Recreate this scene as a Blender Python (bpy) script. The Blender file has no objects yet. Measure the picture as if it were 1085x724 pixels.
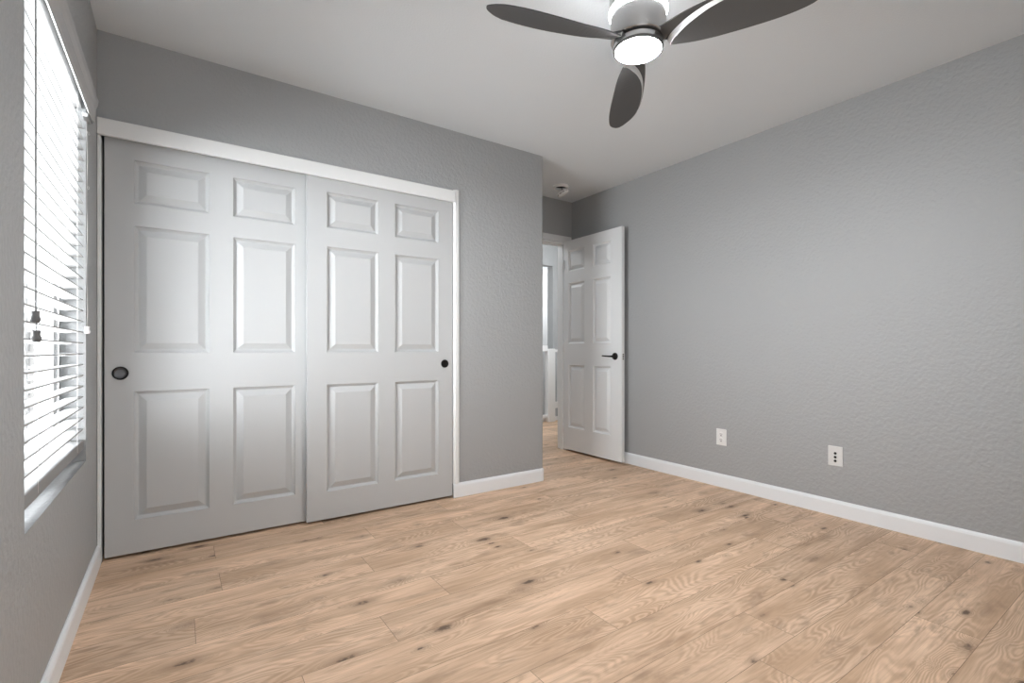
import bpy, bmesh, math, random
from mathutils import Vector, Matrix

# ------------------------------------------------------------------ camera, world, lights, exposure
C = bpy.context.scene.collection
SC = bpy.context.scene
EYE = 0.985
YAW = math.radians(34.4426)
cam_d = bpy.data.cameras.new('camera')
cam_d.sensor_fit = 'HORIZONTAL'; cam_d.sensor_width = 36
cam_d.lens = 516.31 / 1085 * 36
cam_d.shift_y = 8.86 / 1085
cam_d.clip_start = 0.02
cam = bpy.data.objects.new('camera', cam_d); C.objects.link(cam)
cam.location = (0, 0, EYE); cam.rotation_euler = (math.radians(90), 0, -YAW)
SC.camera = cam

SC.view_settings.view_transform = 'Standard'
SC.view_settings.look = 'None'
SC.view_settings.gamma = 1
SC.view_settings.use_curve_mapping = False
SC.view_settings.exposure = 0.40
try:
    SC.cycles.use_denoising = True
    SC.cycles.max_bounces = 12
    SC.cycles.diffuse_bounces = 8
    SC.cycles.sample_clamp_indirect = 6
    SC.cycles.caustics_reflective = False
except Exception:
    pass

w = bpy.data.worlds.new('sky'); SC.world = w; w.use_nodes = True
bg = w.node_tree.nodes['Background']
bg.inputs[0].default_value = (0.95, 0.98, 1.0, 1); bg.inputs[1].default_value = 2.3

def light(name, kind, loc, energy, rot=(0, 0, 0), color=(1, 1, 1), **kw):
    d = bpy.data.lights.new(name, kind); d.energy = energy; d.color = color
    for k, v in kw.items(): setattr(d, k, v)
    o = bpy.data.objects.new(name, d); C.objects.link(o); o.location = loc; o.rotation_euler = rot
    return o

R = math.radians
# afternoon sun from behind the house: lights the neighbour's facade, never enters this room
light('sun', 'SUN', (0, 0, 20), 2.6, (R(50), 0, 0), angle=0.01)
# daylight entering at the window plane
light('window_daylight', 'AREA', (-1.05, 1.85, 1.00), 410, (0, R(-102), 0), (0.93, 0.97, 1), shape='RECTANGLE', size=2.2, size_y=3.2)
# added soft fill behind the camera; the back wall has no opening
light('room_fill', 'AREA', (0.42, -0.34, 1.50), 15, (R(99), 0, 0), (0.97, 0.985, 1), shape='RECTANGLE', size=1.4, size_y=1.7)
light('hall_fill', 'AREA', (2.75, 4.7, 2.40), 14, (0, 0, 0), (0.95, 0.98, 1), shape='DISK', size=0.4)  # unseen lamp added to keep the hall from going dark
light('landing_fill', 'AREA', (3.7, 4.15, 1.9), 16, (R(80), 0, R(-12)), (0.97, 0.99, 1), shape='RECTANGLE', size=0.7, size_y=1.0)  # unseen fill added to brighten the railing and the wall front behind it
light('stairwell_fill', 'AREA', (5.35, 5.55, 2.05), 34, (R(104), 0, 0), (1, 1, 1), shape='DISK', size=0.4)  # unseen fill added to brighten the far stairwell wall from the top

# ------------------------------------------------------------------ dimensions
H = 2.445
YC = 2.8987          # face of the closet wall
XL, XR = -0.3038, 3.2232
XC = 2.2777          # outer corner of the closet wall
YD = 3.65            # face of the entry wall
YB = -0.38           # back wall behind the camera
WY0, WY1, WZ0, WZ1 = 1.626, 2.576, 0.54, 2.01   # window opening

# ------------------------------------------------------------------ materials
def newmat(name):
    m = bpy.data.materials.new(name); m.use_nodes = True
    return m, m.node_tree.nodes, m.node_tree.links, m.node_tree.nodes['Principled BSDF']

def plain(name, col, rough=0.5, metal=0.0, spec=0.5):
    m, n, l, b = newmat(name)
    b.inputs['Base Color'].default_value = (*col, 1); b.inputs['Roughness'].default_value = rough
    b.inputs['Metallic'].default_value = metal; b.inputs['Specular IOR Level'].default_value = spec
    return m

def textured(name, col, rough, scale, strength, dist=0.002, spec=0.5, detail=2.0, stretch=(1, 1, 1), vary=0.0):
    """paint with a sprayed texture: noise bump, optional faint tone variation"""
    m, n, l, b = newmat(name)
    b.inputs['Roughness'].default_value = rough; b.inputs['Specular IOR Level'].default_value = spec
    tc = n.new('ShaderNodeTexCoord'); mp = n.new('ShaderNodeMapping'); mp.inputs['Scale'].default_value = stretch
    l.new(tc.outputs['Object'], mp.inputs['Vector'])
    ns = n.new('ShaderNodeTexNoise'); ns.inputs['Scale'].default_value = scale; ns.inputs['Detail'].default_value = detail
    l.new(mp.outputs['Vector'], ns.inputs['Vector'])
    bp = n.new('ShaderNodeBump'); bp.inputs['Strength'].default_value = strength; bp.inputs['Distance'].default_value = dist
    l.new(ns.outputs['Fac'], bp.inputs['Height']); l.new(bp.outputs['Normal'], b.inputs['Normal'])
    mx = n.new('ShaderNodeMix'); mx.data_type = 'RGBA'
    n2 = n.new('ShaderNodeTexNoise'); n2.inputs['Scale'].default_value = 3.0
    l.new(mp.outputs['Vector'], n2.inputs['Vector']); l.new(n2.outputs['Fac'], mx.inputs[0])
    mx.inputs[6].default_value = (*[c * (1 - vary) for c in col], 1); mx.inputs[7].default_value = (*[min(1, c * (1 + vary)) for c in col], 1)
    l.new(mx.outputs[2], b.inputs['Base Color'])
    return m

def emit(name, col, strength):
    m, n, l, b = newmat(name)
    b.inputs['Base Color'].default_value = (0.9, 0.9, 0.9, 1)
    b.inputs['Emission Color'].default_value = (*col, 1); b.inputs['Emission Strength'].default_value = strength
    return m

M = {}
M['wall'] = textured('grey_wall_paint', (0.372, 0.380, 0.384), 0.5, 55, 0.75, 0.005, 0.45)
M['ceil'] = textured('ceiling_paint', (0.74, 0.778, 0.808), 0.75, 110, 0.35, 0.003, 0.3)
M['white'] = textured('white_trim_paint', (0.80, 0.81, 0.81), 0.38, 40, 0.05, 0.001)
M['base'] = textured('white_baseboard_paint', (0.82, 0.845, 0.87), 0.38, 40, 0.05, 0.001)
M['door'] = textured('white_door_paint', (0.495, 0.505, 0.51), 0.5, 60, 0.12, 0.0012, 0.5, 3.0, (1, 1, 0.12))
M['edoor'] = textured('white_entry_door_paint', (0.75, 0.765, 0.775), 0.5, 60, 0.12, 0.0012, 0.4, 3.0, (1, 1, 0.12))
M['pull'] = plain('dark_pull_metal', (0.10, 0.10, 0.105), 0.35, 0.8)
M['pull_rim'] = plain('black_pull_rim', (0.012, 0.012, 0.013), 0.3, 0.6)
M['bronze'] = plain('dark_bronze', (0.02, 0.018, 0.017), 0.3, 0.7)
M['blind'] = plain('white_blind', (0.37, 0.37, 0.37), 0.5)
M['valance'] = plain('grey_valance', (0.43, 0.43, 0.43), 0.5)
M['rail'] = plain('shaded_bottom_rail', (0.28, 0.28, 0.28), 0.5)  # white plastic rail, its shade against the window put into the colour
M['cord'] = plain('white_cord', (0.75, 0.75, 0.74), 0.7)
M['tassel'] = plain('grey_tassel', (0.13, 0.13, 0.13), 0.5)
M['tassel_white'] = plain('white_tassel', (0.82, 0.82, 0.82), 0.45)
M['vinyl'] = plain('white_vinyl', (0.45, 0.45, 0.45), 0.4)
M['plate'] = plain('white_plastic', (0.80, 0.80, 0.79), 0.35)
M['plate_grey'] = plain('pale_plastic', (0.68, 0.68, 0.67), 0.4)
M['hole'] = plain('black_slot', (0.008, 0.008, 0.008), 0.6)
M['slot'] = plain('grey_slot', (0.04, 0.04, 0.04), 0.6)
M['blade'] = plain('charcoal_blade', (0.088, 0.089, 0.090), 0.5, 0.0, 0.4)
M['bladeedge'] = plain('silver_blade_edge', (0.80, 0.80, 0.79), 0.35, 0.2)
M['gap'] = plain('black_gap', (0.01, 0.01, 0.01), 0.5)
M['trimdark'] = plain('dark_nickel', (0.12, 0.12, 0.12), 0.6, 0.3)
M['lens'] = emit('lit_lens', (0.97, 0.985, 1), 265.0)
M['ring'] = emit('lit_ring', (0.97, 0.985, 1), 30.0)
M['hallcarpet'] = textured('stair_carpet', (0.16, 0.16, 0.155), 0.95, 300, 0.4, 0.003)
M['stucco'] = textured('stucco', (0.62, 0.61, 0.59), 0.9, 80, 0.4, 0.004)
M['ground'] = textured('gravel', (0.42, 0.38, 0.33), 0.95, 60, 0.6, 0.01)
M['housepane'] = plain('pale_house_pane', (0.22, 0.225, 0.23), 0.5)
M['rooftile'] = plain('roof_tile', (0.30, 0.22, 0.18), 0.8)

# brushed nickel: anisotropic-looking vertical streaks from a stretched noise
m, n, l, b = newmat('brushed_nickel')
b.inputs['Metallic'].default_value = 1.0; b.inputs['Base Color'].default_value = (0.66, 0.66, 0.66, 1)
b.inputs['Roughness'].default_value = 0.26; b.inputs['Anisotropic'].default_value = 0.8; b.inputs['Anisotropic Rotation'].default_value = 0.25
tc = n.new('ShaderNodeTexCoord'); mp = n.new('ShaderNodeMapping'); mp.inputs['Scale'].default_value = (4, 4, 260)
l.new(tc.outputs['Object'], mp.inputs['Vector'])
ns = n.new('ShaderNodeTexNoise'); ns.inputs['Scale'].default_value = 5; l.new(mp.outputs['Vector'], ns.inputs['Vector'])
bp = n.new('ShaderNodeBump'); bp.inputs['Strength'].default_value = 0.12; bp.inputs['Distance'].default_value = 0.001
l.new(ns.outputs['Fac'], bp.inputs['Height']); l.new(bp.outputs['Normal'], b.inputs['Normal'])
M['nickel'] = m

# window glass: clear pane
m, n, l, b = newmat('window_glass')
n.remove(b)
tr = n.new('ShaderNodeBsdfTransparent'); gl = n.new('ShaderNodeBsdfGlossy'); gl.inputs['Roughness'].default_value = 0.02
fr = n.new('ShaderNodeFresnel'); fr.inputs['IOR'].default_value = 1.45
ge = n.new('ShaderNodeNewGeometry'); iv = n.new('ShaderNodeMath'); iv.operation = 'SUBTRACT'; iv.inputs[0].default_value = 1.0
l.new(ge.outputs['Backfacing'], iv.inputs[1])
mu = n.new('ShaderNodeMath'); mu.operation = 'MULTIPLY'; l.new(fr.outputs[0], mu.inputs[0]); l.new(iv.outputs[0], mu.inputs[1])
mx = n.new('ShaderNodeMixShader'); l.new(mu.outputs[0], mx.inputs[0]); l.new(tr.outputs[0], mx.inputs[1]); l.new(gl.outputs[0], mx.inputs[2])
l.new(mx.outputs[0], n['Material Output'].inputs['Surface'])
M['glass'] = m

# oak laminate: per-plank grain from a UV map measured in metres and shifted for every plank
def make_oak():
    m, n, l, b = newmat('oak_laminate')
    def math_(op, a, c=None, d=None, clamp=False):
        k = n.new('ShaderNodeMath'); k.operation = op; k.use_clamp = clamp
        for i, v in enumerate((a, c, d)):
            if v is None: continue
            if isinstance(v, (int, float)): k.inputs[i].default_value = v
            else: l.new(v, k.inputs[i])
        return k.outputs[0]
    def ramp(fac, a, c, lo=0.0, hi=1.0):
        k = n.new('ShaderNodeMapRange'); k.interpolation_type = 'SMOOTHSTEP'
        l.new(fac, k.inputs[0]); k.inputs[1].default_value = a; k.inputs[2].default_value = c
        k.inputs[3].default_value = lo; k.inputs[4].default_value = hi
        return k.outputs[0]
    def mapped(sx, sy, off=0.0):
        k = n.new('ShaderNodeMapping'); k.inputs['Scale'].default_value = (sx, sy, 1); k.inputs['Location'].default_value = (off, off * 0.37, 0)
        l.new(uv.outputs['UV'], k.inputs['Vector']); return k.outputs[0]
    def noise(vec, scale=1.0, detail=2.0, rough=0.5, dist=0.0):
        k = n.new('ShaderNodeTexNoise'); k.inputs['Scale'].default_value = scale; k.inputs['Detail'].default_value = detail
        k.inputs['Roughness'].default_value = rough; k.inputs['Distortion'].default_value = dist
        l.new(vec, k.inputs['Vector']); return k.outputs['Fac']
    def mixc(fac, a, c, mode='MIX'):
        k = n.new('ShaderNodeMix'); k.data_type = 'RGBA'; k.blend_type = mode; k.clamp_factor = True
        if isinstance(fac, (int, float)): k.inputs[0].default_value = fac
        else: l.new(fac, k.inputs[0])
        for s, v in ((6, a), (7, c)):
            if isinstance(v, tuple): k.inputs[s].default_value = (*v, 1)
            else: l.new(v, k.inputs[s])
        return k.outputs[2]
    uv = n.new('ShaderNodeUVMap'); uv.uv_map = 'grain'
    at = n.new('ShaderNodeAttribute'); at.attribute_name = 'tone'
    # knots: sparse voronoi cells, two sizes
    wob = noise(mapped(45, 70), 1.0, 3.0, 0.6)
    def knots(sx, sy, off, lo, base, vary):
        vo = n.new('ShaderNodeTexVoronoi'); vo.inputs['Scale'].default_value = 1.0
        l.new(mapped(sx, sy, off), vo.inputs['Vector'])
        sep = n.new('ShaderNodeSeparateColor'); l.new(vo.outputs['Color'], sep.inputs[0])
        pick = ramp(sep.outputs[0], lo, lo + 0.04)
        size = math_('MULTIPLY_ADD', sep.outputs[1], vary, base)
        kd = math_('DIVIDE', math_('ADD', vo.outputs['Distance'], math_('MULTIPLY_ADD', wob, 0.22, -0.11)), size)
        return math_('MULTIPLY', ramp(kd, 0.35, 1.2, 1.0, 0.0), pick), math_('MULTIPLY', math_('MULTIPLY', ramp(kd, 0.7, 4.6, 1.0, 0.0), ramp(vo.outputs['Distance'], 0.10, 0.40, 1.0, 0.0)), pick)
    kA, hA = knots(3.4, 7.5, 3.1, 0.55, 0.05, 0.10)
    kB, hB = knots(6.0, 14.0, 17.3, 0.72, 0.06, 0.12)
    knot = math_('MAXIMUM', kA, kB); halo = math_('MAXIMUM', hA, math_('MULTIPLY', hB, 0.7))
    # growth-ring contours: level lines of a stretched noise, bent round the knots
    n1 = noise(mapped(1.5, 7.5), 1.0, 2.0, 0.40, 0.30)
    n1b = math_('ADD', n1, math_('MULTIPLY', halo, 0.16))
    rings = math_('SINE', math_('MULTIPLY', n1b, 185.0))
    dark_rings = ramp(rings, 0.15, 1.0)
    rings = ramp(rings, 0.1, -0.9)
    gate = ramp(noise(mapped(1.6, 6.0, 7.7), 1.0, 1.0), 0.36, 0.60)
    fib = noise(mapped(10, 380), 1.0, 3.0, 0.6)
    fib2 = noise(mapped(3.0, 80, 5.0), 1.0, 4.0, 0.6)
    broad = noise(mapped(1.6, 9.0, 11.0), 1.0, 3.0, 0.55)
    smudge = ramp(noise(mapped(3.6, 13.0, 21.0), 1.0, 4.0, 0.62, 0.4), 0.52, 0.74)
    col = mixc(ramp(broad, 0.30, 0.70), (0.50, 0.340, 0.228), (0.76, 0.555, 0.405))
    col = mixc(math_('MULTIPLY', ramp(fib2, 0.40, 0.66), 0.50), col, (0.43, 0.285, 0.190))
    col = mixc(math_('MULTIPLY', math_('MULTIPLY', dark_rings, gate), 0.30), col, (0.36, 0.235, 0.155))
    col = mixc(math_('MULTIPLY', math_('MULTIPLY', rings, gate), 0.30), col, (0.84, 0.645, 0.485))
    col = mixc(math_('MULTIPLY', ramp(fib, 0.45, 0.7), 0.28), col, (0.38, 0.25, 0.165))
    col = mixc(math_('MULTIPLY', smudge, 0.60), col, (0.285, 0.190, 0.130))
    col = mixc(math_('MULTIPLY', halo, 0.52), col, (0.255, 0.170, 0.116))
    col = mixc(math_('MULTIPLY', knot, 0.85), col, (0.075, 0.047, 0.034))
    hs = n.new('ShaderNodeHueSaturation'); l.new(col, hs.inputs['Color']); l.new(at.outputs['Fac'], hs.inputs['Value'])
    hs.inputs['Saturation'].default_value = 1.06
    l.new(hs.outputs[0], b.inputs['Base Color'])
    b.inputs['Roughness'].default_value = 0.36; b.inputs['Specular IOR Level'].default_value = 0.35
    l.new(math_('MULTIPLY_ADD', fib2, 0.14, 0.42), b.inputs['Roughness'])
    bp = n.new('ShaderNodeBump'); bp.inputs['Strength'].default_value = 0.12; bp.inputs['Distance'].default_value = 0.001
    l.new(fib, bp.inputs['Height']); l.new(bp.outputs['Normal'], b.inputs['Normal'])
    return m
M['oak'] = make_oak()
M['seam'] = plain('plank_seam', (0.20, 0.13, 0.09), 0.7)

# ------------------------------------------------------------------ mesh helpers
def box(bm, x0, x1, y0, y1, z0, z1, mi=0, bev=0.0, seg=2):
    vs = [bm.verts.new(p) for p in ((x0, y0, z0), (x1, y0, z0), (x1, y1, z0), (x0, y1, z0), (x0, y0, z1), (x1, y0, z1), (x1, y1, z1), (x0, y1, z1))]
    fs = [bm.faces.new([vs[i] for i in f]) for f in ((0, 3, 2, 1), (4, 5, 6, 7), (0, 1, 5, 4), (1, 2, 6, 5), (2, 3, 7, 6), (3, 0, 4, 7))]
    for f in fs: f.material_index = mi
    if bev:
        es = list({e for f in fs for e in f.edges})
        bmesh.ops.bevel(bm, geom=es, offset=bev, segments=seg, affect='EDGES', profile=0.5)
    return vs

def prism(bm, pts, axis, a, b, mi=0):
    """extrude a closed 2-D outline along an axis: axis 'x' takes (y,z), 'y' takes (x,z), 'z' takes (x,y)"""
    def P(p, t): return {'x': (t, p[0], p[1]), 'y': (p[0], t, p[1]), 'z': (p[0], p[1], t)}[axis]
    A = [bm.verts.new(P(p, a)) for p in pts]; B = [bm.verts.new(P(p, b)) for p in pts]
    k = len(pts); fs = [bm.faces.new(A), bm.faces.new(B)]
    for i in range(k): fs.append(bm.faces.new((A[i], A[(i + 1) % k], B[(i + 1) % k], B[i])))
    for f in fs: f.material_index = mi
    bmesh.ops.recalc_face_normals(bm, faces=fs)
    return fs

def lathe(bm, prof, seg=48, mi=0, c=(0, 0)):
    """profile of (radius, z) turned about a vertical axis"""
    rings = []
    for r, z in prof:
        if r < 1e-6: rings.append([bm.verts.new((c[0], c[1], z))])
        else: rings.append([bm.verts.new((c[0] + r * math.cos(2 * math.pi * i / seg), c[1] + r * math.sin(2 * math.pi * i / seg), z)) for i in range(seg)])
    fs = []
    for a, b in zip(rings, rings[1:]):
        for i in range(seg):
            j = (i + 1) % seg
            if len(a) == 1 and len(b) == 1: continue
            if len(a) == 1: fs.append(bm.faces.new((a[0], b[j], b[i])))
            elif len(b) == 1: fs.append(bm.faces.new((a[i], a[j], b[0])))
            else: fs.append(bm.faces.new((a[i], a[j], b[j], b[i])))
    for f in fs: f.material_index = mi; f.smooth = True
    bmesh.ops.recalc_face_normals(bm, faces=fs)
    return fs

def tube(bm, pts, r, seg=8, mi=0, r_end=None):
    pts = [Vector(p) for p in pts]; rings = []
    for i, p in enumerate(pts):
        d = (pts[min(i + 1, len(pts) - 1)] - pts[max(i - 1, 0)]).normalized()
        s = d.orthogonal().normalized() if i == 0 else (s - d * s.dot(d)).normalized()
        t = d.cross(s)
        rr = r if r_end is None else r + (r_end - r) * i / (len(pts) - 1)
        rings.append([bm.verts.new(p + (s * math.cos(2 * math.pi * k / seg) + t * math.sin(2 * math.pi * k / seg)) * rr) for k in range(seg)])
    fs = []
    for a, b in zip(rings, rings[1:]):
        for k in range(seg): fs.append(bm.faces.new((a[k], a[(k + 1) % seg], b[(k + 1) % seg], b[k])))
    fs += [bm.faces.new(rings[0][::-1]), bm.faces.new(rings[-1])]
    for f in fs: f.material_index = mi; f.smooth = True
    bmesh.ops.recalc_face_normals(bm, faces=fs)

def obj(name, bm, mats, parent=None, loc=(0, 0, 0), rot=(0, 0, 0), smooth_angle=None):
    me = bpy.data.meshes.new(name); bm.normal_update(); bm.to_mesh(me); bm.free()
    for k in (mats if isinstance(mats, (list, tuple)) else [mats]): me.materials.append(k)
    o = bpy.data.objects.new(name, me); C.objects.link(o)
    o.location = loc; o.rotation_euler = rot
    if parent is not None: o.parent = parent
    if smooth_angle is not None:
        for p in me.polygons: p.use_smooth = True
        me.set_sharp_from_angle(angle=math.radians(smooth_angle))
    return o

def tag(o, label, cat, group=None):
    o['label'] = label; o['category'] = cat
    if group: o['group'] = group
    return o

def thing(name, label, cat, loc=(0, 0, 0), group=None, rot=(0, 0, 0)):
    o = bpy.data.objects.new(name, None); C.objects.link(o); o.location = loc; o.rotation_euler = rot
    o.empty_display_size = 0.1
    return tag(o, label, cat, group)

def struct(name, bm, mats, label=None, cat=None, **kw):
    o = obj(name, bm, mats, **kw); o['kind'] = 'structure'
    if label: o['label'] = label; o['category'] = cat
    return o

def NB(): return bmesh.new()

# ------------------------------------------------------------------ floor (planks run along x)
random.seed(11)
PW, P0 = 0.1856, 0.460
JOINTS = {8: [0.905, 2.32], 7: [0.615, 1.90], 6: [0.309, 1.62, 2.85], 5: [1.28, 2.50], 4: [0.892, 2.15], 3: [0.30, 1.75, 2.95],
          2: [1.522, 2.70], 1: [0.95, 2.25], 9: [0.05, 1.45, 2.70], 10: [0.72, 1.95], 11: [0.15, 1.30, 2.55], 12: [0.85, 2.05]}
def build_floor():
    bm = NB()
    box(bm, -0.46, 6.2, YB - 0.12, 5.28, -0.12, -0.0012, 1)
    uvl = bm.loops.layers.uv.new('grain'); tone = bm.faces.layers.float.new('tone')
    g = 0.0007
    for row in range(-6, 27):
        y0 = P0 + (row - 0) * PW - PW; y1 = y0 + PW        # row 1 spans [P0, P0+PW]
        k = row
        y0 = P0 + (k - 1) * PW; y1 = y0 + PW
        if y1 < YB or y0 > 5.27: continue
        y0c, y1c = max(y0, YB - 0.05), min(y1, 5.27)
        js = JOINTS.get(k)
        if js is None:
            s = random.uniform(-0.2, 0.9); js = [s, s + 1.22, s + 2.44]
        js = [j for j in js]
        while js[-1] < 5.2: js.append(js[-1] + 1.22)
        xs = [-0.44] + [j for j in js if -0.4 < j < 6.1] + [6.18]
        for xa, xb in zip(xs, xs[1:]):
            ou, ov = random.uniform(0, 60), random.uniform(0, 60); tn = random.uniform(0.97, 1.18)
            flip = random.choice((-1, 1))
            p = [(xa + g, y0c + g), (xb - g, y0c + g), (xb - g, y1c - g), (xa + g, y1c - g)]
            f = bm.faces.new([bm.verts.new((x, y, 0)) for x, y in p])
            f.material_index = 0; f[tone] = tn
            for lp, (x, y) in zip(f.loops, p): lp[uvl].uv = (x * flip + ou, y + ov)
    return struct('floor', bm, [M['oak'], M['seam']])
build_floor()

# ------------------------------------------------------------------ walls and ceiling
bm = NB(); box(bm, -0.6, 6.3, YB - 0.2, 7.3, H, H + 0.12); struct('ceiling', bm, M['ceil'])

bm = NB(); xo = XL - 0.15
box(bm, xo, XL, YB - 0.12, WY0, -0.1, H); box(bm, xo, XL, WY1, 3.75, -0.1, H)
box(bm, xo, XL, WY0, WY1, -0.1, WZ0); box(bm, xo, XL, WY0, WY1, WZ1, H)
struct('wall_left', bm, M['wall'])

bm = NB(); box(bm, XR, XR + 0.12, YB - 0.12, YD + 0.12, -0.1, H); struct('wall_right', bm, M['wall'])
bm = NB(); box(bm, xo, XR + 0.12, YB - 0.12, YB, -0.1, H); struct('wall_back', bm, M['wall'])

def round_corner(cx, cy, r, a0, a1, k=6):
    return [(cx + r * math.cos(R(a0 + (a1 - a0) * i / k)), cy + r * math.sin(R(a0 + (a1 - a0) * i / k))) for i in range(k + 1)]
bm = NB()
JX = 1.556     # right end of the closet opening
prism(bm, [(JX, YC)] + round_corner(XC - 0.02, YC + 0.02, 0.02, -90, 0) + [(XC, YD + 0.02), (XC - 0.11, YD + 0.02), (XC - 0.11, YC + 0.11), (JX, YC + 0.11)], 'z', -0.1, H)
box(bm, XL, JX, YC, YC + 0.11, 2.03, H)
struct('wall_closet', bm, M['wall'], smooth_angle=40)
bm = NB(); box(bm, XL, XC - 0.11, 3.56, 3.68, -0.1, H); struct('wall_closet_back', bm, M['wall'])

OX0, OX1, OZ = 2.385, 3.145, 2.035   # entry door opening
bm = NB()
box(bm, XC - 0.11, OX0, YD, YD + 0.12, -0.1, H); box(bm, OX1, XR, YD, YD + 0.12, -0.1, H); box(bm, OX0, OX1, YD, YD + 0.12, OZ, H)
struct('wall_entry', bm, M['wall'])

# hall beyond the door
bm = NB(); box(bm, 1.7, 1.82, YD + 0.12, 7.1, -2.6, H); struct('wall_hall_left', bm, M['wall'])
bm = NB(); box(bm, 6.1, 6.22, YD, 7.1, -2.6, H); struct('wall_hall_right', bm, M['wall'])
bm = NB(); box(bm, 1.7, 6.22, 6.9, 7.02, -2.6, H); struct('wall_hall_far', bm, M['wall'])
bm = NB(); box(bm, XR + 0.12, 6.22, YD, YD + 0.12, -0.1, H); struct('wall_hall_near', bm, M['wall'])
bm = NB(); box(bm, 1.82, XC - 0.11, YD + 0.0, YD + 0.12, -0.1, H); struct('wall_hall_side', bm, M['wall'])
bm = NB(); box(bm, 1.82, 6.1, 5.30, 5.42, 2.16, H); box(bm, 4.33, 6.1, 5.30, 5.42, 0.98, 2.16)
struct('wall_stairwell', bm, M['wall'])

# ------------------------------------------------------------------ baseboards
BH, BT = 0.094, 0.013
def base_profile(sign, at):   # outline (offset from wall, z)
    return [(at, 0.0), (at + sign * BT, 0.0), (at + sign * BT, BH - 0.018), (at + sign * (BT - 0.003), BH - 0.008), (at + sign * 0.004, BH), (at, BH)]
bm = NB(); prism(bm, base_profile(-1, XR), 'y', YB, YD); struct('baseboard_right', bm, M['base'])
bm = NB(); prism(bm, base_profile(1, XL), 'y', YB, YC - 0.001); struct('baseboard_left', bm, M['base'])
bm = NB(); prism(bm, base_profile(1, YB), 'x', XL, XR); struct('baseboard_back', bm, M['base'])
def corner_base():
    # follows the closet wall, turns its bullnose corner with a 45 degree piece and runs into the alcove
    bm = NB()
    prof = [(0, 0.0), (BT, 0.0), (BT, BH - 0.018), (BT - 0.003, BH - 0.008), (0.004, BH), (0, BH)]
    path = [((JX - 0.044, YC), (0, -1)), ((XC - 0.020, YC), (0.38, -1)), ((XC, YC + 0.020), (1, -0.38)), ((XC, YD), (1, 0))]
    rings = []
    for (px, py), (nx, ny) in path:
        rings.append([bm.verts.new((px + nx * o, py + ny * o, z)) for o, z in prof])
    for a, b in zip(rings, rings[1:]):
        for i in range(len(prof)): bm.faces.new((a[i], a[(i + 1) % 6], b[(i + 1) % 6], b[i]))
    bm.faces.new(rings[0]); bm.faces.new(rings[-1])
    # short return beside the closet jamb
    bmesh.ops.recalc_face_normals(bm, faces=bm.faces[:])
    return struct('baseboard_closet', bm, M['base'])
corner_base()
bm = NB(); box(bm, 1.82, 6.1, 5.262, 5.278, 0, 0.055); struct('baseboard_hall', bm, M['base'])

# ------------------------------------------------------------------ closet trim: fascia, jambs
FZ0, FZ1 = 1.965, 2.041
bm = NB()
box(bm, XL + 0.001, 1.519, YC - 0.022, YC - 0.002, FZ0, FZ1, 0, 0.0025)
struct('trim_1', bm, M['white'])
bm = NB()   # right jamb, chamfered towards the room
prism(bm, [(1.514, YC + 0.10), (1.514, YC - 0.001), (1.526, YC - 0.012), (1.546, YC - 0.012), (1.5575, YC - 0.001), (1.5575, YC + 0.10)], 'z', BH - 0.002, 2.052)
struct('trim_2', bm, M['white'])
bm = NB()   # left jamb strip in the corner
box(bm, XL + 0.001, -0.2905, YC - 0.004, YC + 0.10, 0.0, FZ0, 0, 0.002)
struct('trim_3', bm, M['white'])
bm = NB(); box(bm, XL + 0.002, 1.52, YC + 0.0, YC + 0.095, 2.015, 2.03)
struct('trim_4', bm, M['white'])    # track behind the fascia

# ------------------------------------------------------------------ six-panel doors
def panel_door(name, L, Hh, T, cols, rows, mat):
    """door in local coords: x along width, z up, front face at y=0 looking to -y, back at y=T"""
    bm = NB()
    xs = sorted({0, L, *[v for c in cols for v in c]}); zs = sorted({0, Hh, *[v for r in rows for v in r]})
    def rings(x0, x1, z0, z1):
        prof = [(0.0, 0.0), (0.003, 0.008), (0.013, 0.0170), (0.017, 0.0172), (0.045, 0.0035), (0.048, 0.0022)]
        prev = None
        for ins, dep in prof:
            cur = [bm.verts.new(p) for p in ((x0 + ins, dep, z0 + ins), (x1 - ins, dep, z0 + ins), (x1 - ins, dep, z1 - ins), (x0 + ins, dep, z1 - ins))]
            if prev:
                for i in range(4): bm.faces.new((prev[i], prev[(i + 1) % 4], cur[(i + 1) % 4], cur[i]))
            prev = cur
        bm.faces.new(prev)
    for xa, xb in zip(xs, xs[1:]):
        for za, zb in zip(zs, zs[1:]):
            if (xa, xb) in cols and (za, zb) in rows: rings(xa, xb, za, zb)
            else: bm.faces.new([bm.verts.new(p) for p in ((xa, 0, za), (xb, 0, za), (xb, 0, zb), (xa, 0, zb))])
    e = 0.0
    for q in (((0, T, 0), (0, T, Hh), (L, T, Hh), (L, T, 0)), ((0, 0, 0), (0, 0, Hh), (0, T, Hh), (0, T, 0)), ((L, 0, 0), (L, T, 0), (L, T, Hh), (L, 0, Hh)),
              ((0, 0, 0), (0, T, 0), (L, T, 0), (L, 0, 0)), ((0, 0, Hh), (L, 0, Hh), (L, T, Hh), (0, T, Hh))):
        bm.faces.new([bm.verts.new(p) for p in q])
    bmesh.ops.remove_doubles(bm, verts=bm.verts[:], dist=1e-5)
    return obj(name, bm, mat)

def cup_pull(parent, x, z, r, rim_mat, cup_mat):
    bm = NB(); lathe(bm, [(r, 0.0), (r, 0.0035), (r * 0.93, 0.0050), (r * 0.80, 0.0040), (r * 0.78, 0.0)], 40)
    p = obj('finger_pull', bm, rim_mat, parent, (x, -0.0003, z), (R(90), 0, 0))
    bm = NB(); lathe(bm, [(r * 0.80, 0.0034), (r * 0.72, 0.0012), (r * 0.5, 0.0004), (0, 0.0004)], 40)
    obj('pull_cup', bm, cup_mat, p)
    return p

ROWS = [(0.157, 0.771), (0.956, 1.563), (1.671, 1.877)]
BOT = 0.015
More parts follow.
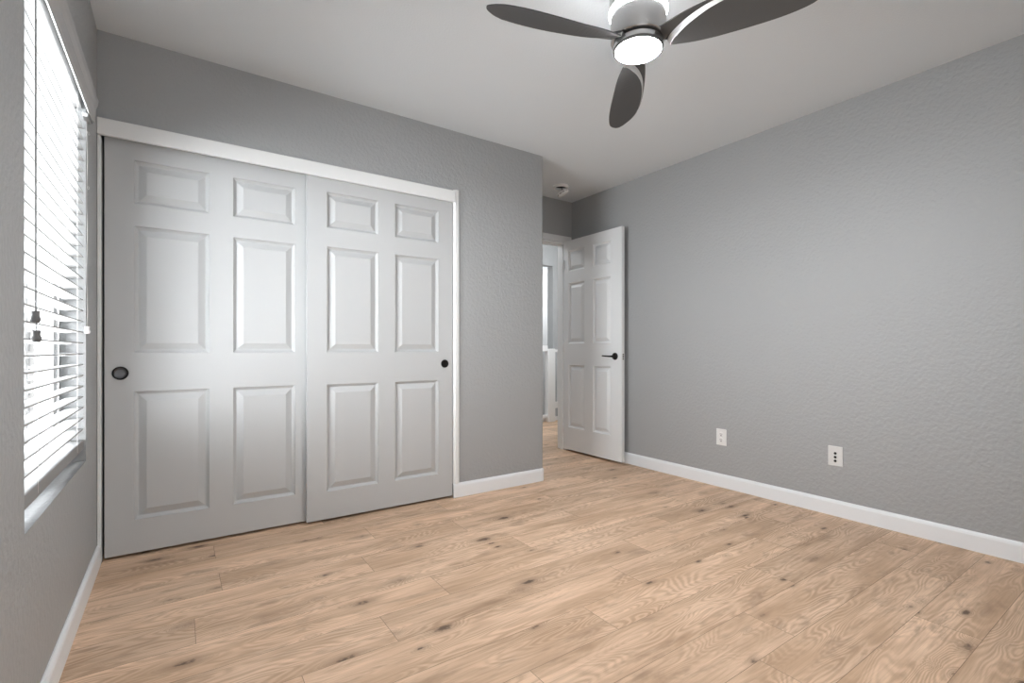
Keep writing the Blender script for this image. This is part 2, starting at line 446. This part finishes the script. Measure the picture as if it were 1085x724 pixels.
# right closet door (front track) and left closet door (rear track, mostly seen)
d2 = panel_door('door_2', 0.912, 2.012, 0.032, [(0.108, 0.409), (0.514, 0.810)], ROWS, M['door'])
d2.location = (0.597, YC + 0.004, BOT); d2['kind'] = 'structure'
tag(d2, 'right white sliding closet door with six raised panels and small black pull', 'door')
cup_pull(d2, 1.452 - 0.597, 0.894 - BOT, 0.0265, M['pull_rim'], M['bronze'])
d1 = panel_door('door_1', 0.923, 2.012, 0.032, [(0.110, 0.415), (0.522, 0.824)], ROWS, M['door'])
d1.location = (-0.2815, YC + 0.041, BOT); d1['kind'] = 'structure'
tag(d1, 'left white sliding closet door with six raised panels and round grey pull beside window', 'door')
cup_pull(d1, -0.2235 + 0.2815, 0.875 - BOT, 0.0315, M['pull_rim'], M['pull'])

# entry door, open against the right wall
EX = 3.125
d3 = panel_door('door_3', 0.755, 2.022, 0.034, [(0.068, 0.292), (0.404, 0.627)], [(0.216, 0.818), (1.026, 1.609), (1.724, 1.925)], M['edoor'])
d3.location = (EX, 3.656, 0.021); d3.rotation_euler = (0, 0, R(-90)); d3['kind'] = 'structure'
tag(d3, 'white six-panel room door standing open along right wall with black lever', 'door')
def lever(parent, x, z, side):
    bm = NB(); lathe(bm, [(0, 0.012), (0.026, 0.012), (0.0305, 0.008), (0.0315, 0.0), (0, 0.0)], 36)
    h = obj('door_handle', bm, M['bronze'], parent, (x, 0 if side < 0 else 0.034, z), (R(90 * -side), 0, 0))
    bm = NB()
    sg = 1
    tube(bm, [(0, 0, 0.010), (0, 0, 0.048), (-0.004, 0, 0.054), (-0.020, 0, 0.056), (-0.060, 0.002, 0.056), (-0.098, 0.004, 0.052), (-0.108, 0.003, 0.050)], 0.0085, 12, r_end=0.0055)
    obj('lever', bm, M['bronze'], h)
lever(d3, 0.680, 0.908, -1)
bm = NB(); box(bm, 0.755, 0.7560, 0.005, 0.029, 0.905 - 0.03, 0.905 + 0.03)
obj('latch_plate', bm, M['plate'], d3)
for dz in (0.019, -0.019):
    bm = NB(); lathe(bm, [(0.0075, 0.0), (0.0065, 0.0015), (0, 0.002)], 16)
    obj('latch_screw', bm, M['bronze'], d3, (0.7561, 0.017, 0.905 + dz), (0, R(90), 0))
bm = NB(); box(bm, 0.754, 0.758, 0.010, 0.024, 0.898, 0.912, 0, 0.002); obj('latch_bolt', bm, M['bronze'], d3)
for hz in (0.20, 1.0, 1.80):
    bm = NB(); tube(bm, [(-0.004, -0.004, hz - 0.045), (-0.004, -0.004, hz + 0.045)], 0.005, 10)
    obj('hinge', bm, M['white'], d3)

# entry door casing and jamb
bm = NB()
cw = 0.058
box(bm, OX1 + 0.005, OX1 + 0.005 + cw, YD - 0.014, YD + 0.002, 0.0, OZ + 0.005, 0, 0.004)
box(bm, OX0 - 0.005 - cw, OX0 - 0.005, YD - 0.014, YD + 0.002, 0.0, OZ + 0.005, 0, 0.004)
box(bm, OX0 - 0.005 - cw, OX1 + 0.005 + cw, YD - 0.014, YD + 0.002, OZ + 0.004, OZ + 0.062, 0, 0.004)
struct('trim_5', bm, M['white'])
bm = NB()
box(bm, OX1 - 0.001, OX1 + 0.012, YD - 0.002, YD + 0.124, 0.0, OZ); box(bm, OX0 - 0.012, OX0 + 0.001, YD - 0.002, YD + 0.124, 0.0, OZ)
box(bm, OX0 - 0.012, OX1 + 0.012, YD - 0.002, YD + 0.124, OZ - 0.012, OZ + 0.002)
box(bm, OX1 - 0.012, OX1 - 0.001, YD + 0.038, YD + 0.075, 0.0, OZ - 0.012); box(bm, OX0, OX1 - 0.001, YD + 0.038, YD + 0.075, OZ - 0.024, OZ - 0.012)
struct('trim_6', bm, M['white'])

# ------------------------------------------------------------------ window: vinyl slider, sash and glass
win = bpy.data.objects.new('window_1', None); C.objects.link(win); win['kind'] = 'structure'
tag(win, 'bright white-framed sliding window in the left wall behind the blind', 'window')
fx0, fx1 = XL - 0.125, XL - 0.075
def rect_frame(bm, x0, x1, y0, y1, z0, z1, t):
    box(bm, x0, x1, y0, y0 + t, z0, z1, 0, 0.003); box(bm, x0, x1, y1 - t, y1, z0, z1, 0, 0.003)
    box(bm, x0, x1, y0 + t - 0.002, y1 - t + 0.002, z0, z0 + t, 0, 0.003); box(bm, x0, x1, y0 + t - 0.002, y1 - t + 0.002, z1 - t, z1, 0, 0.003)
bm = NB(); rect_frame(bm, fx0, fx1, WY0, WY1, WZ0, WZ1, 0.045); obj('window_frame', bm, M['vinyl'], win)
ym = (WY0 + WY1) / 2
for y0, y1, xx in ((WY0 + 0.043, ym + 0.02, fx0 + 0.004), (ym - 0.02, WY1 - 0.043, fx0 + 0.024)):
    bm = NB(); rect_frame(bm, xx, xx + 0.018, y0, y1, WZ0 + 0.043, WZ1 - 0.043, 0.035)
    s = obj('sash', bm, M['vinyl'], win)
    bm = NB(); box(bm, xx + 0.007, xx + 0.011, y0 + 0.03, y1 - 0.03, WZ0 + 0.073, WZ1 - 0.073); obj('pane', bm, M['glass'], s)

# ------------------------------------------------------------------ window blind
blind = thing('window_blind', 'white two-inch slat blind with lift cords hanging in the left window', 'blind', (XL, (WY0 + WY1) / 2, WZ0))
off = -Vector(blind.location)
def bpart(name, bm, mat, parent=None):
    bmesh.ops.translate(bm, verts=bm.verts[:], vec=off)
    return obj(name, bm, mat, blind if parent is None else parent)
sx = XL - 0.032           # slat centre line
SY0, SY1 = WY0 + 0.006, WY1 - 0.006
bm = NB()
k = 6; W2 = 0.025; th = 0.0042
top = []; bot = []
for i in range(k + 1):
    t = -1 + 2 * i / k
    zc = 0.0028 * (1 - t * t)
    top.append((t * W2, zc + th / 2)); bot.append((t * W2, zc - th / 2))
prism(bm, [(x, z) for x, z in top] + [(x, z) for x, z in bot[::-1]], 'y', SY0 + off.y, SY1 + off.y)
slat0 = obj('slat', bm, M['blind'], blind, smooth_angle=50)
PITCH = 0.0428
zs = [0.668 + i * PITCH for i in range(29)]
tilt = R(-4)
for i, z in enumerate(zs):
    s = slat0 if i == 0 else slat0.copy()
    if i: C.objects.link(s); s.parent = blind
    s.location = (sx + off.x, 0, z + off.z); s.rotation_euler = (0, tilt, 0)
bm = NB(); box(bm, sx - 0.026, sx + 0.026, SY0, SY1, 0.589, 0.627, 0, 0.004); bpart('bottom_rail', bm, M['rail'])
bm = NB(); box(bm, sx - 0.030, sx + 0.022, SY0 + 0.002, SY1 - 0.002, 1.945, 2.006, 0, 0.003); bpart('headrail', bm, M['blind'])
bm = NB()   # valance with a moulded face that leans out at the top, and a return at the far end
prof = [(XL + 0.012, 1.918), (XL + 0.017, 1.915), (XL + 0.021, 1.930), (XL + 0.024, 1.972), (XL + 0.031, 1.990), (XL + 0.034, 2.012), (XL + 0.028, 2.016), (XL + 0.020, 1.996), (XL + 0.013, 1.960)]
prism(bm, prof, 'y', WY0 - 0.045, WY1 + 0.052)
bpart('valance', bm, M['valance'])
bm = NB(); box(bm, XL + 0.0005, XL + 0.022, WY1 + 0.040, WY1 + 0.052, 1.920, 2.0, 0, 0.002); bpart('valance_return', bm, M['valance'])
bm = NB(); box(bm, XL - 0.006, XL + 0.012, WY1 - 0.05, WY1 + 0.030, 1.902, 1.918, 0, 0.003); bpart('valance_clip', bm, M['blind'])
# ladders: two strings and the rungs below every slat
def ladder(y):
    bm = NB()
    for xx in (sx - 0.0265, sx + 0.0265): tube(bm, [(xx, y, 0.600), (xx, y, 1.95)], 0.0008, 6)
    for z in zs: tube(bm, [(sx - 0.0265, y, z - 0.004), (sx + 0.0265, y, z - 0.004)], 0.0006, 4)
    bpart('ladder_cord', bm, M['cord'])
for y in (1.80, 2.42): ladder(y)
def tassel_mesh(h=0.030, r=0.0095):
    bm = NB(); lathe(bm, [(0, 0), (r * 0.70, 0), (r * 0.95, h * 0.08), (r * 1.15, h * 0.24), (r * 1.12, h * 0.38), (r * 0.86, h * 0.62), (r * 0.90, h * 0.85), (r * 0.94, h * 0.97), (r * 0.88, h), (0, h)], 20)
    return bm
def pull_cord(x, y, z, mat, topz=1.95, wob=0.0):
    bm = NB(); k = 14
    tube(bm, [(x + wob * math.sin(i * 1.3) * 0.4, y + wob * math.sin(i * 0.9), z + (topz - z) * i / k) for i in range(k + 1)], 0.0010, 6)
    c = bpart('pull_cord', bm, M['cord'] if mat != M['tassel'] else M['tassel'])
    bm = tassel_mesh(); bmesh.ops.translate(bm, verts=bm.verts[:], vec=(x, y, z - 0.026)); t = bpart('tassel', bm, mat, c)
    return c
pull_cord(XL + 0.004, 1.712, 1.080, M['tassel'])
pull_cord(XL + 0.005, 1.717, 1.031, M['tassel'])
pull_cord(XL + 0.003, 2.580, 1.075, M['tassel_white'], 1.93, 0.003)
for z, dy in ((1.862, 0.02), (1.640, 0.016)):     # stray loops of string
    bm = NB(); tube(bm, [(XL + 0.003, 2.58, z), (XL + 0.006, 2.58 + dy, z + 0.006), (XL + 0.008, 2.58 + dy * 1.5, z), (XL + 0.006, 2.58 + dy, z - 0.006), (XL + 0.003, 2.58, z - 0.002)], 0.0010, 6)
    bpart('cord_knot', bm, M['tassel_white'])

# ------------------------------------------------------------------ ceiling fan
FC = (1.479, 1.288)
fan = thing('ceiling_fan', 'brushed nickel ceiling fan with three charcoal blades and lit round lamp', 'ceiling fan', (FC[0], FC[1], H))
def fpart(name, prof, mat, seg=64, parent=None):
    bm = NB(); lathe(bm, [(r, z - H) for r, z in prof], seg)
    return obj(name, bm, mat, fan if parent is None else parent, smooth_angle=35)
fpart('mount_plate', [(0, 2.4449), (0.110, 2.4449), (0.110, 2.318), (0.106, 2.312), (0, 2.312)], M['nickel'])
fpart('light_ring', [(0.098, 2.310), (0.1095, 2.309), (0.1110, 2.306), (0.1110, 2.291), (0.109, 2.286), (0.098, 2.283)], M['ring'])
fpart('motor_housing', [(0.100, 2.284), (0.1055, 2.281), (0.1055, 2.194), (0.1035, 2.1875), (0.098, 2.1855), (0, 2.1855)], M['nickel'])
fpart('gap_ring', [(0.0935, 2.187), (0.0935, 2.175)], M['gap'])
fpart('hub', [(0, 2.1765), (0.094, 2.1765), (0.0955, 2.174), (0.0955, 2.158), (0.090, 2.157)], M['nickel'])
fpart('lens_trim', [(0.0955, 2.1582), (0.0945, 2.1515), (0.0905, 2.1490), (0.0875, 2.1495), (0.086, 2.153)], M['trimdark'])
fpart('lamp_lens', [(0.0875, 2.153), (0.0868, 2.1490), (0.081, 2.1460), (0.060, 2.1445), (0, 2.1438)], M['lens'])

def interp(tab, r):
    for (a, va), (b, vb) in zip(tab, tab[1:]):
        if a <= r <= b:
            t = (r - a) / (b - a); return va + (vb - va) * t
    return tab[0][1] if r < tab[0][0] else tab[-1][1]
def smooth_curve(pts, k=6):
    out = []
    P = [pts[0]] + pts + [pts[-1]]
    for i in range(1, len(P) - 2):
        p0, p1, p2, p3 = [Vector((*q, 0)) for q in P[i - 1:i + 3]]
        for s in range(k):
            t = s / k
            v = 0.5 * ((2 * p1) + (-p0 + p2) * t + (2 * p0 - 5 * p1 + 4 * p2 - p3) * t * t + (-p0 + 3 * p1 - 3 * p2 + p3) * t ** 3)
            out.append((v.x, v.y))
    out.append(pts[-1]); return out
PIT = R(17)
ZB = 2.167               # height of the leaf on its axis
# outlines in (r outward, t to the right when looking outward)
LEFT = smooth_curve([(0.112, -0.042), (0.20, -0.057), (0.30, -0.062), (0.40, -0.0645), (0.50, -0.062), (0.575, -0.050), (0.612, -0.030)])
TIP = smooth_curve([(0.612, -0.030), (0.628, -0.012), (0.632, 0.004), (0.620, 0.026), (0.585, 0.056), (0.545, 0.074)], 4)
SEAM = smooth_curve([(0.545, 0.074), (0.47, 0.080), (0.38, 0.076), (0.28, 0.058), (0.20, 0.028), (0.145, -0.006), (0.120, -0.028), (0.112, -0.042)], 6)
ARM_OUT = smooth_curve([(0.078, 0.028), (0.18, 0.058), (0.30, 0.076), (0.40, 0.084), (0.48, 0.084), (0.545, 0.076)], 6)
def lift(r):             # rise of the upper arm surface above the leaf plane
    return interp([(0.08, 0.020), (0.2, 0.016), (0.36, 0.008), (0.545, 0.001), (0.7, 0.0)], r)
def zleaf(r, t):         # pitch grows from flat at the hub to full at mid blade
    return t * math.tan(PIT) * (0.55 + 0.45 * min(1.0, max(0.0, (r - 0.08) / 0.2))) - 0.046 * r
def blade():
    bm = NB()
    out = LEFT[:-1] + TIP[:-1] + SEAM[:-1]
    lo = [bm.verts.new((r, -t, zleaf(r, t))) for r, t in out]; hi = [bm.verts.new((r, -t, zleaf(r, t) + 0.005)) for r, t in out]
    f1 = bm.faces.new(lo); f2 = bm.faces.new(hi[::-1]); k = len(out)
    for i in range(k): bm.faces.new((lo[i], hi[i], hi[(i + 1) % k], lo[(i + 1) % k]))
    bmesh.ops.triangulate(bm, faces=[f1, f2]); bmesh.ops.recalc_face_normals(bm, faces=bm.faces[:])
    b = obj('blade', bm, M['blade'], fan)
    # upper arm running from the hub along the right edge
    bm = NB()
    inner = [(0.078, -0.024), (0.112, -0.0400)] + SEAM[::-1][1:]
    outer = ARM_OUT
    def at_frac(path, f):
        L = [0]
        for p, q in zip(path, path[1:]): L.append(L[-1] + math.dist(p, q))
        d = f * L[-1]
        for i in range(len(path) - 1):
            if L[i + 1] >= d - 1e-9:
                s = (d - L[i]) / max(1e-9, L[i + 1] - L[i]); return tuple(a + (c - a) * s for a, c in zip(path[i], path[i + 1]))
        return path[-1]
    N = 40; rows = []
    for i in range(N + 1):
        f = i / N
        a, c = at_frac(inner, f), at_frac(outer, f)
        rows.append([bm.verts.new((p[0], -p[1], zleaf(*p) + lift(p[0]) + dz)) for p in (a, c) for dz in (0, 0.004)])
    for a, c in zip(rows, rows[1:]):
        bm.faces.new((a[0], a[2], c[2], c[0])); bm.faces.new((a[1], c[1], c[3], a[3])); bm.faces.new((a[2], a[3], c[3], c[2])); bm.faces.new((a[0], c[0], c[1], a[1]))
    bm.faces.new((rows[0][0], rows[0][1], rows[0][3], rows[0][2]))
    bmesh.ops.recalc_face_normals(bm, faces=bm.faces[:])
    obj('blade_arm', bm, M['blade'], b)
    # pale sloping step between leaf and arm
    bm = NB(); prev = None
    S = SEAM
    for i, (r, t) in enumerate(S):
        q = S[min(i + 1, len(S) - 1)]; p = S[max(i - 1, 0)]
        d = Vector((q[0] - p[0], q[1] - p[1])).normalized(); nrm = Vector((d.y, -d.x))
        if nrm.x > 0: nrm = -nrm
        wd = 0.15 * lift(r) + 0.008 * min(1, lift(r) / 0.02)
        r2, t2 = r + nrm.x * wd, t + nrm.y * wd
        cur = [bm.verts.new((r, -t, zleaf(r, t) - 0.0006)), bm.verts.new((r2, -t2, zleaf(r2, t2) + lift(r) - 0.0010)), bm.verts.new((r2, -t2, zleaf(r2, t2) + lift(r) + 0.003)), bm.verts.new((r, -t, zleaf(r, t) + 0.004))]
        if prev:
            for j in range(4): bm.faces.new((prev[j], prev[(j + 1) % 4], cur[(j + 1) % 4], cur[j]))
        else: bm.faces.new(cur)
        prev = cur
    bm.faces.new(prev); bmesh.ops.recalc_face_normals(bm, faces=bm.faces[:])
    obj('blade_edge', bm, M['bladeedge'], b)
    return b
bl = blade()
ANG = (170, 50, -70)
def place(o, a): o.location = (0, 0, ZB - H); o.rotation_euler = (0, 0, R(a))
place(bl, ANG[0])
for a in ANG[1:]:
    c = bl.copy(); C.objects.link(c); c.parent = fan; place(c, a)
    for ch in bl.children:
        d = ch.copy(); C.objects.link(d); d.parent = c

# ------------------------------------------------------------------ wall plates
def outlet(y, z):
    t = thing('power_outlet', 'white double power outlet low on the right wall, nearer the open door', 'outlet', (XR, y, z))
    bm = NB(); box(bm, -0.0055, -0.0002, -0.0385, 0.0385, -0.0585, 0.0585, 0, 0.0025); obj('cover_plate', bm, M['plate'], t)
    for dz in (0.0195, -0.0195):
        bm = NB(); lathe(bm, [(0.0172, 0.0), (0.0172, 0.0015), (0.016, 0.0022), (0, 0.0022)], 28)
        for v in bm.verts: v.co.y *= 0.82 if abs(v.co.y) > 0 else 1
        s = obj('socket', bm, M['plate'], t, (-0.0054, 0, dz), (0, R(-90), 0))
        for dy, h in ((0.0065, 0.009), (-0.0065, 0.007)):
            bm = NB(); box(bm, 0.004 - h / 2, 0.004 + h / 2, dy - 0.0018, dy + 0.0018, 0.0020, 0.0026); obj('slot', bm, M['slot'], s)
        bm = NB(); lathe(bm, [(0.0038, 0.0020), (0.0038, 0.0027), (0, 0.0027)], 14); obj('slot', bm, M['slot'], s, (-0.008, 0, 0))
    bm = NB(); lathe(bm, [(0.0032, 0), (0.0028, 0.001), (0, 0.0013)], 14); obj('screw', bm, M['plate'], t, (-0.0054, 0, 0), (0, R(-90), 0))
outlet(2.036, 0.358)
def jackplate(y, z):
    t = thing('cable_wall_plate', 'pale wall plate with three black round jacks low on right wall', 'wall plate', (XR, y, z))
    bm = NB(); box(bm, -0.0055, -0.0002, -0.0395, 0.0395, -0.0585, 0.0585, 0, 0.0025); obj('cover_plate', bm, M['plate_grey'], t)
    for dz in (0.0165, -0.006, -0.028):
        bm = NB(); lathe(bm, [(0.0078, 0.0), (0.0078, 0.001), (0.0062, 0.0035), (0.003, 0.0035), (0, 0.001)], 20)
        obj('jack', bm, M['hole'], t, (-0.0055, 0, dz), (0, R(-90), 0))
    for dz in (0.048, -0.048):
        bm = NB(); lathe(bm, [(0.003, 0), (0.0026, 0.001), (0, 0.0013)], 12); obj('screw', bm, M['plate_grey'], t, (-0.0054, 0, dz), (0, R(-90), 0))
jackplate(1.300, 0.354)

# ------------------------------------------------------------------ smoke alarm hanging open from its ring
sm = thing('smoke_alarm', 'white smoke alarm hanging loose by its wire from a ceiling ring above the door', 'smoke alarm', (2.815, 3.335, H))
bm = NB(); lathe(bm, [(0.068, 0.0), (0.070, -0.010), (0.066, -0.021), (0.058, -0.022), (0.053, -0.015), (0.050, -0.002), (0.050, 0.0)], 40)
obj('mounting_ring', bm, M['plate'], sm, smooth_angle=40)
bm = NB(); lathe(bm, [(0.052, -0.0015), (0.030, -0.002), (0, -0.002)], 32); obj('junction_box', bm, M['gap'], sm)
rot = Matrix.Rotation(R(-30), 4, Vector((math.sin(YAW), math.cos(YAW), 0)))
bm = NB(); lathe(bm, [(0, 0.016), (0.046, 0.016), (0.050, 0.012), (0.053, 0.004), (0.052, -0.008), (0.046, -0.016), (0.030, -0.020), (0, -0.021)], 40)
ctr = Vector((0.015, -0.012, -0.062))
body = obj('alarm_body', bm, M['plate'], sm, ctr, rot.to_euler(), smooth_angle=40)
bm = NB()
for a in range(10):
    an = 2 * math.pi * a / 10
    box(bm, -0.009, 0.009, 0.0505, 0.0540, -0.003, 0.0015)
    bmesh.ops.rotate(bm, verts=bm.verts[-8:], cent=(0, 0, 0), matrix=Matrix.Rotation(an, 3, 'Z'))
obj('vent', bm, M['slot'], body)
bm = NB(); tube(bm, [(0.0, 0.0, -0.002), (0.006, -0.004, -0.02), (0.010, -0.008, -0.034), tuple(ctr + rot.to_3x3() @ Vector((0, 0, 0.014)))], 0.003, 8)
obj('wire', bm, M['gap'], sm)

# ------------------------------------------------------------------ stair railing in the hall
ry = 5.225
rail = thing('stair_railing', 'white wooden stair railing seen through the open doorway', 'railing', (4.1, ry, 0))
def rp(name, x0, x1, z0, z1, t=0.03, bev=0.004):
    bm = NB(); box(bm, x0 - 4.1, x1 - 4.1, -t, t, z0, z1, 0, bev); return obj(name, bm, M['white'], rail)
rp('handrail', 2.4, 4.155, 0.965, 1.045, 0.03); rp('handrail', 4.275, 6.09, 0.955, 0.99, 0.03)
rp('newel_post', 4.155, 4.275, 0.0, 1.0, 0.045)
rp('bottom_rail', 2.4, 4.155, 0.055, 0.10, 0.022); rp('bottom_rail', 4.275, 6.09, 0.18, 0.265, 0.022)
for x in [4.035 - 0.102 * i for i in range(15)]:
    rp('baluster', x, x + 0.036, 0.095, 0.97, 0.017, 0.003)
for x in [4.352 + 0.102 * i for i in range(17)]:
    rp('baluster', x, x + 0.036, 0.26, 0.96, 0.017, 0.003)
bm = NB(); box(bm, 1.82, 6.1, 5.28, 6.9, -1.2, -1.1); struct('floor_stairwell', bm, M['hallcarpet'])

# ------------------------------------------------------------------ outside: neighbour's house and gravel yard
bm = NB(); box(bm, -40, 40, -20, 60, -3.2, -3.0); struct('floor_yard', bm, M['ground'])
nh = thing('neighbour_house', 'sunlit pale stucco house with a gridded window outside beyond the blind', 'house', (-3, 9.2, -3.0))
def np_(name, bm, mat, parent=None):
    bmesh.ops.translate(bm, verts=bm.verts[:], vec=(3, -9.2, 3.0)); return obj(name, bm, mat, parent or nh)
bm = NB(); box(bm, -7.5, -0.6, 9.2, 15, -3.0, 2.6); np_('house_wall', bm, M['stucco'])
bm = NB(); prism(bm, [(-7.9, 2.6), (-0.2, 2.6), (-4.05, 4.4)], 'y', 8.8, 15.4); np_('roof', bm, M['rooftile'])
for wx in (-1.82, -3.9):
    bm = NB(); rect = (wx, wx + 0.62, -0.25, 1.25)
    box(bm, rect[0] - 0.05, rect[1] + 0.05, 9.14, 9.20, rect[2] - 0.05, rect[3] + 0.05, 0, 0.008)
    fr_ = np_('house_window', bm, M['vinyl'])
    bm = NB(); 
    for i in range(3):
        for j in range(5):
            box(bm, rect[0] + i * 0.21, rect[0] + i * 0.21 + 0.17, 9.13, 9.142, rect[2] + j * 0.30 + 0.02, rect[2] + j * 0.30 + 0.27)
    np_('house_pane', bm, M['housepane'], fr_)
